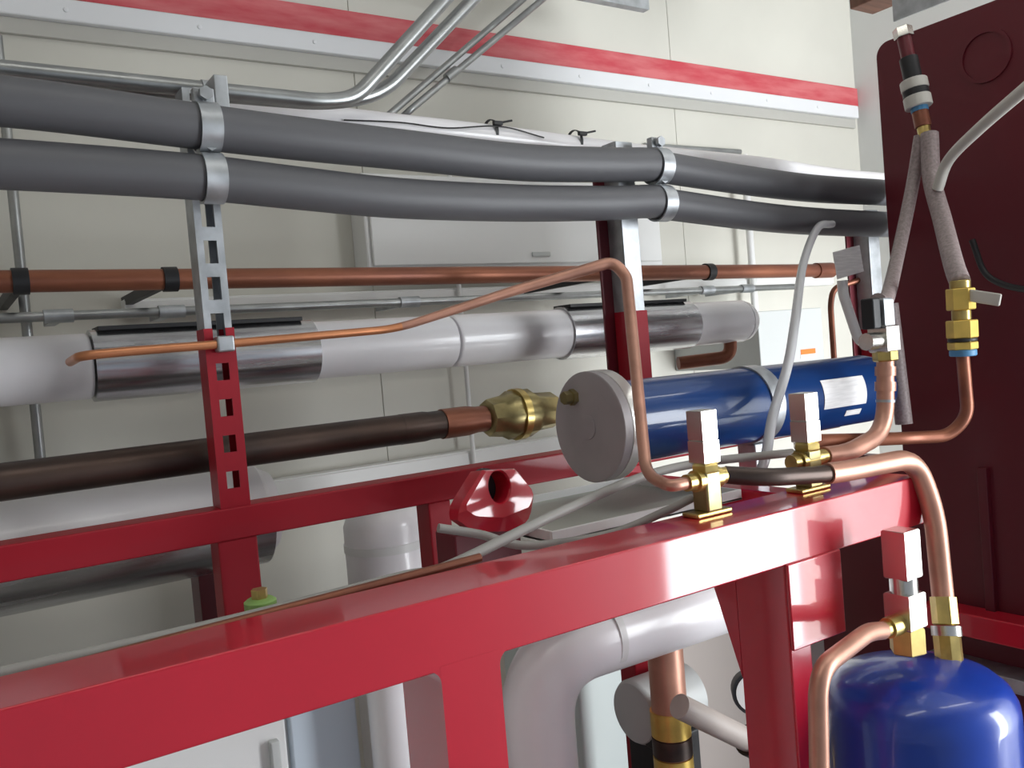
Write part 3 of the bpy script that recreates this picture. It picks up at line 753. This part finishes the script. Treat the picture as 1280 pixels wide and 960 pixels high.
# ------------------------------------------------------------------ boxes and tags at the back right
a, b = P(948, 392, 1.70), P(1022, 452, 1.70)
t = thing('junction_box', 'light grey junction box with an orange sticker behind blue shell', 'junction box', ((a.x + b.x) / 2, 1.76, b.z))
obj('body', box(N(), (a.x, 1.71, b.z), (b.x + 0.03, YB, a.z), 0.004), M_lgrey, t)
obj('lid', box(N(), (a.x - 0.004, 1.70, b.z - 0.004), (b.x + 0.034, 1.712, a.z + 0.006), 0.003), M_lgrey, t)
c = P(1010, 440, 1.70)
obj('orange_sticker', box(N(), (c.x - 0.033, 1.6985, c.z - 0.006), (c.x + 0.033, 1.7002, c.z + 0.009)), M_orange, t)
obj('white_sticker', box(N(), (c.x - 0.036, 1.6987, c.z - 0.018), (c.x + 0.036, 1.7001, c.z - 0.006)), M_paper, t)
c = P(1060, 327, 1.18)
tag(obj('paper_tag', box(N(), c + Vector((-0.047, -0.002, -0.030)), c + Vector((0.047, 0.0, 0.028)), 0.0005, Matrix.Rotation(-0.16, 3, 'Y')), M_paper), 'white printed tag hanging below the grey pipes near the panel', 'tag')
tube_thing('clear_tubing', [P(1040, 280, 1.18), P(1022, 285, 1.16), P(1004, 330, 1.10), P(994, 400, 1.00), P(985, 455, 0.95), P(966, 520, 0.92), P(958, 566, 0.90), P(950, 592, 0.90)], 0.0080, M_clear, 'thin translucent tubing hanging from grey pipe in front of shell', 'tubing', sp=True)
tube_thing('small_copper_bend', [P(1098, 343, 1.275), P(1042, 360, 1.32), P(1038, 380, 1.32), P(1044, 470, 1.32)], 0.007, M_cuold, 'small brown copper tube bent beside the grey junction box', 'tube', None, 0.03)
# white bracket arm beside the line valve
a, b = P(1054, 368, 1.20), P(1074, 428, 1.20)
tag(obj('white_bracket', sweep(N(), fillet([a + Vector((0, 0, 0.03)), a, b, b + Vector((0.06, 0, 0))], 0.02), 0.011, 12), M_wpaint), 'bent white bracket arm left of the black handled valve', 'bracket')

# ------------------------------------------------------------------ between rail and beam
# red lug with round eye
lY = 0.98
lp = [(597, 588), (640, 586), (664, 618), (660, 652), (640, 664), (585, 664), (562, 648), (566, 630)]
lc = P(615, 612, lY)
bm = N()
po = [P(a, b, lY) for a, b in lp]
pf = [P(a, b, lY) for a, b in ((599, 590), (638, 588), (661, 616), (654, 634), (618, 647), (582, 645), (567, 635))]
n = 56; ctr = P(616, 609, lY)
def outer(an, po):
    d = Vector((math.cos(an), 0, math.sin(an))); best = None
    for i in range(len(po)):
        a, b = po[i], po[(i + 1) % len(po)]
        e = b - a; den = d.x * e.z - d.z * e.x
        if abs(den) < 1e-9: continue
        tt = ((a.x - ctr.x) * e.z - (a.z - ctr.z) * e.x) / den; ss = ((a.x - ctr.x) * d.z - (a.z - ctr.z) * d.x) / den
        if tt > 0 and -0.001 <= ss <= 1.001: best = tt if best is None else max(best, tt)
    return best
rings = [[], [], [], [], [], []]
for k in range(n):
    an = 2 * math.pi * k / n; d = Vector((math.cos(an), 0, math.sin(an))); R_ = outer(an, po); Rf = outer(an, pf)
    hole = Vector((0.0172 * math.cos(an), 0, 0.0205 * math.sin(an)))
    rings[0].append(bm.verts.new(ctr + hole + Vector((0, 0.016, 0))))
    rings[1].append(bm.verts.new(ctr + hole + Vector((0, -0.012, 0))))
    rings[2].append(bm.verts.new(ctr + hole * 1.10 + Vector((0, -0.015, 0))))
    rings[3].append(bm.verts.new(ctr + d * Rf + Vector((0, -0.015, 0))))
    rings[4].append(bm.verts.new(ctr + d * max(R_, Rf + 0.001) + Vector((0, -0.012 + 0.5 * max(0.0, R_ - Rf), 0))))
    rings[5].append(bm.verts.new(ctr + d * R_ * 0.97 + Vector((0, 0.016, 0))))
for i in range(6):
    A, B = rings[i], rings[(i + 1) % 6]
    for k in range(n): bm.faces.new((A[k], A[(k + 1) % n], B[(k + 1) % n], B[k]))
t = thing('lifting_lug', 'red lug with a dark oval eye behind the front rail', 'lug', P(610, 664, lY))
bmesh.ops.rotate(bm, verts=bm.verts, cent=ctr, matrix=Matrix.Rotation(math.radians(6.5), 3, 'Z') @ Matrix.Rotation(math.radians(-6), 3, 'X'))
obj('eye_block', bm, M_red, t, 30)
obj('eye_dark', lathe(N(), ctr + Vector((0, 0.0185, 0)), (0, 1, 0), [(0, 0.0235), (0.006, 0.0235)], 24), M_black, t)  # black disc standing in for the shade inside the eye
p = P(610, 664, lY); zz = RZ - 0.10
obj('stand', box(N(), (P(566, 664, lY).x, lY - 0.002, zz), (P(650, 664, lY).x, lY + 0.05, p.z + 0.004), 0.003), M_dred, t)
# grey cables
tube_thing('grey_cable', [P(-60, 858, 0.83), P(0, 843, 0.83), P(300, 774, 0.83), P(500, 722, 0.83), P(560, 708, 0.83), P(690, 645, 0.85), P(800, 597, 0.88), P(880, 578, 0.88), P(990, 566, 0.87)], 0.0062, M_cable, 'grey cable lying along the rail then rising to the valves', 'cable', 'grey cables', sp=True)
tube_thing('grey_cable', [P(548, 660, 0.93), P(600, 668, 0.92), P(660, 682, 0.89), P(760, 668, 0.85), P(830, 640, 0.82), P(866, 622, 0.80)], 0.0055, M_cable, 'grey cable sagging below the red lug toward the first valve', 'cable', 'grey cables', sp=True)
pts = [P(0, 856, 0.815), P(600, 697, 0.815)]
tube_thing('copper_line', [at_x(pts, XL + 0.06), pts[1]], 0.005, M_cuold, 'thin brown copper line lying along the back of the red rail', 'tube')
# grey green drip tray
a, b = P(650, 672, 0.93) + Vector((0.05, 0, 0)), P(822, 640, 0.93)
t = thing('drip_tray', 'shallow grey green tray behind the rail below the blue shell', 'tray', (a.x + 0.1, 1.05, a.z - 0.02))
zt_ = (a.z + b.z) / 2 - 0.01
obj('tray_floor', box(N(), (a.x, 0.93, zt_ - 0.004), (1.01, 1.19, zt_), 0.001), M_tray, t)
for yy in (0.93, 1.187): obj('tray_rim', box(N(), (a.x, yy, zt_ - 0.004), (1.01, yy + 0.004, zt_ + 0.012), 0.001), M_wpaint, t)
for xx in (a.x, 1.006): obj('tray_end', box(N(), (xx, 0.934, zt_ - 0.004), (xx + 0.004, 1.187, zt_ + 0.012), 0.001), M_wpaint, t)
# green knob by the beam leg
c = P(326, 760, 0.86)
t = thing('drain_cock', 'small green and brass drain cock behind the rail', 'valve', c)
obj('knob', lathe(N(), c + Vector((0, 0, -0.004)), (0, 0, 1), [(0, 0.012), (0.003, 0.016), (0.011, 0.016), (0.014, 0.012)], 12), M_green, t)
obj('nut', lathe(N(), c + Vector((0, 0, 0.009)), (0, 0, 1), [(0, 0.008), (0.010, 0.008)], 6), M_brass, t)
obj('stem', lathe(N(), c + Vector((0, 0, -0.06)), (0, 0, 1), [(0, 0.006), (0.058, 0.006)], 10), M_brass, t)

# ------------------------------------------------------------------ insulated header with silver saddle, low at the left
hY = 1.60
ha, hb = P(0, 694, hY), P(325, 650, hY)
hb.z = ha.z
t = thing('insulated_header', 'fat white insulated header pipe with silver lower saddle', 'pipe', (0, hY, ha.z - 0.09))
L = hb.x - XL
obj('white_jacket', lathe(N(), (XL, hY, ha.z), (1, 0, 0), [(0, 0.09), (L - 0.01, 0.09), (L, 0.08)], 40), M_white, t)
sg2 = patch((XL + 0.2, hY, ha.z), (1, 0, 0), 0.0905, L - 0.2, 105 if v.y < 0 else -105, 255 if v.y < 0 else -255, 24, 0.004)
obj('metal_saddle', sg2, M_foil, t)
obj('end_cap', lathe(N(), (hb.x - 0.001, hY, ha.z), (1, 0, 0), [(0, 0.08), (0.02, 0.07), (0.03, 0.03)], 32), M_white, t)
for xx in (P(252, 700, hY).x,):
    obj('support', box(N(), (xx - 0.015, hY - 0.03, 0), (xx + 0.015, hY + 0.03, ha.z - 0.088), 0.002), M_dred, t)
# upright white vessel between beam and rail
a, b = P(428, 700, 1.62), P(536, 700, 1.62)
cx = (a.x + b.x) / 2; rv = (b.x - a.x) / 2 * 0.86
t = thing('white_vessel', 'upright white insulated vessel seen between beam and rail', 'vessel', (cx, 1.62, 0))
zv = P(480, 622, 1.62).z
obj('jacket', lathe(N(), (cx, 1.62, 0), (0, 0, 1), [(0, rv), (zv - 0.05, rv), (zv - 0.02, rv * 0.85), (zv, rv * 0.4)], 40), M_white, t)
obj('jacket_band', ring(N(), (cx, 1.62, zv - 0.10), (0, 0, 1), rv - 0.0005, rv + 0.002, 0.016, 40), M_wpaint, t)
# ------------------------------------------------------------------ below the rail, left opening
a, b = P(-120, 950, 1.1), P(452, 900, 1.1)
t = thing('white_cabinet', 'white cabinet with pale blue door below the rail', 'cabinet', ((a.x + b.x) / 2, 1.12, 0))
zc_ = P(300, 858, 1.12).z + 0.03
obj('body', box(N(), (a.x, 1.115, 0), (b.x, 1.24, zc_), 0.004), M_wpaint, t)
xd = P(362, 900, 1.1).x
d1 = obj('door', box(N(), (xd, 1.10, 0.06), (b.x - 0.006, 1.116, zc_ - 0.012), 0.003), M_blued, t)
d2 = obj('door', box(N(), (a.x + 0.006, 1.10, 0.06), (xd - 0.006, 1.116, zc_ - 0.012), 0.003), M_wpaint, t)
obj('door_pull', box(N(), (xd - 0.03, 1.088, zc_ - 0.16), (xd - 0.018, 1.1005, zc_ - 0.10), 0.002), M_lgrey, d2)
a, b = P(458, 900, 1.05), P(524, 900, 1.05)
cx = (a.x + b.x) / 2; rv = (b.x - a.x) / 2 * 0.84
t = thing('white_standpipe', 'upright white jacketed pipe right of the pale blue door', 'pipe', (cx, 1.05, 0))
obj('jacket', lathe(N(), (cx, 1.05, 0), (0, 0, 1), [(0, rv), (RZ - 0.10, rv), (RZ - 0.09, rv * 0.9)], 28), M_white, t)
obj('joint_band', ring(N(), (cx, 1.05, 0.9), (0, 0, 1), rv - 0.0005, rv + 0.002, 0.012, 28), M_wpaint, t)
a = P(540, 900, 1.12)
tag(obj('grey_upright', box(N(), (a.x - 0.02, 1.13, 0), (a.x + 0.04, 1.19, RZ - 0.10), 0.004), M_lgrey), 'plain grey upright post beside the white standpipe', 'post')
# ------------------------------------------------------------------ right opening: white elbow pipe, copper riser, motor
eY = 1.02
pts = [P(1040, 728, eY), P(668, 828, eY), Vector((P(672, 900, eY).x, eY, 0.0))]
pts[1] = Vector((pts[2].x, eY, P(668, 822, eY).z)); pts[0] = Vector((1.20, eY, pts[1].z - 0.004))
t = thing('insulated_elbow', 'wide white insulated pipe elbow seen through the right opening', 'pipe', (pts[2].x, eY, 0))
obj('jacket', sweep(N(), fillet(pts, 0.10, 14), 0.052, 32), M_white, t)
obj('seam_band', ring(N(), pts[1] + Vector((0.12, 0, 0.002)), (1, 0, 0), 0.0515, 0.0535, 0.012, 32), M_wpaint, t)
rv = 0.030; c = P(838, 900, 1.10)
t = thing('copper_riser_pipe', 'upright copper pipe with orange couplings through the right opening', 'pipe', (c.x, 1.10, 0))
zt_ = P(838, 800, 1.10).z
CZ = lambda y: P(838, y, 1.10).z
obj('pipe_run', lathe(N(), (c.x, 1.10, 0), (0, 0, 1), [(0, rv), (zt_, rv)], 28), M_cup, t)
for y0_, y1_, m in ((918, 886, M_brassy), (972, 945, M_brassy), (943, 920, M_cudark)):
    obj('coupling', ring(N(), (c.x, 1.10, CZ(y0_)), (0, 0, 1), rv - 0.0005, rv + 0.0035, CZ(y1_) - CZ(y0_), 28), m, t)
c = P(790, 892, 1.19)
t = thing('motor', 'grey round motor end with black collar behind the copper pipe', 'motor', (c.x, 1.19, c.z - 0.06))
obj('motor_body', lathe(N(), (c.x + 0.01, 1.19, c.z), (1, 0, 0), [(-0.012, 0.03), (-0.008, 0.052), (0, 0.057), (0.12, 0.057), (0.125, 0.05)], 36), M_lgrey, t)
obj('black_collar', box(N(), (c.x + 0.005, 1.139, c.z - 0.055), (c.x + 0.05, 1.17, c.z + 0.025), 0.006), M_black, t)
obj('mount', box(N(), (c.x + 0.02, 1.15, 0), (c.x + 0.12, 1.23, c.z - 0.05), 0.004), M_black, t)
a, b = P(868, 892, 0.99), P(955, 935, 0.99)
t = thing('slanted_pipe', 'dull brown pipe slanting down right of the copper riser', 'pipe', b)
d = (b - a)
obj('pipe_run', sweep(N(), [a - d * 0.2, b + d * 0.8], 0.019, 18), M_beige, t)
obj('black_clamp', ring(N(), a + d * 0.75, d, 0.0188, 0.025, 0.025, 20), M_black, t)
a, b = P(864, 900, 1.24), P(1010, 760, 1.24)
tag(obj('beige_cabinet', box(N(), (a.x + 0.05, 1.31, 0), (a.x + 0.5, 1.55, P(900, 770, 1.31).z), 0.006), M_beige), 'beige cabinet side behind the slanting pipe', 'cabinet')
c = P(942, 865, 1.10)
t = thing('white_gauge', 'small white faced gauge with black rim left of second leg', 'gauge', c - Vector((0, 0, 0.05)))
gd = (CAM - c).normalized(); gd = Vector((-0.5, -0.8, 0.1)).normalized()
obj('rim', lathe(N(), c, gd, [(-0.03, 0.034), (0, 0.040), (0.008, 0.040), (0.008, 0.034)], 28), M_black, t)
obj('dial', lathe(N(), c + gd * 0.0075, gd, [(0, 0.034), (0.0015, 0.034)], 28), M_wpaint, t)
a = P(720, 960, 1.45); b = P(880, 960, 1.45)
tag(obj('mint_cabinet', box(N(), (a.x, 1.42, 0), (P(864, 900, 1.24).x + 0.04, 1.70, P(800, 800, 1.42).z), 0.006), M_mint), 'pale mint cabinet behind the white elbow', 'cabinet')
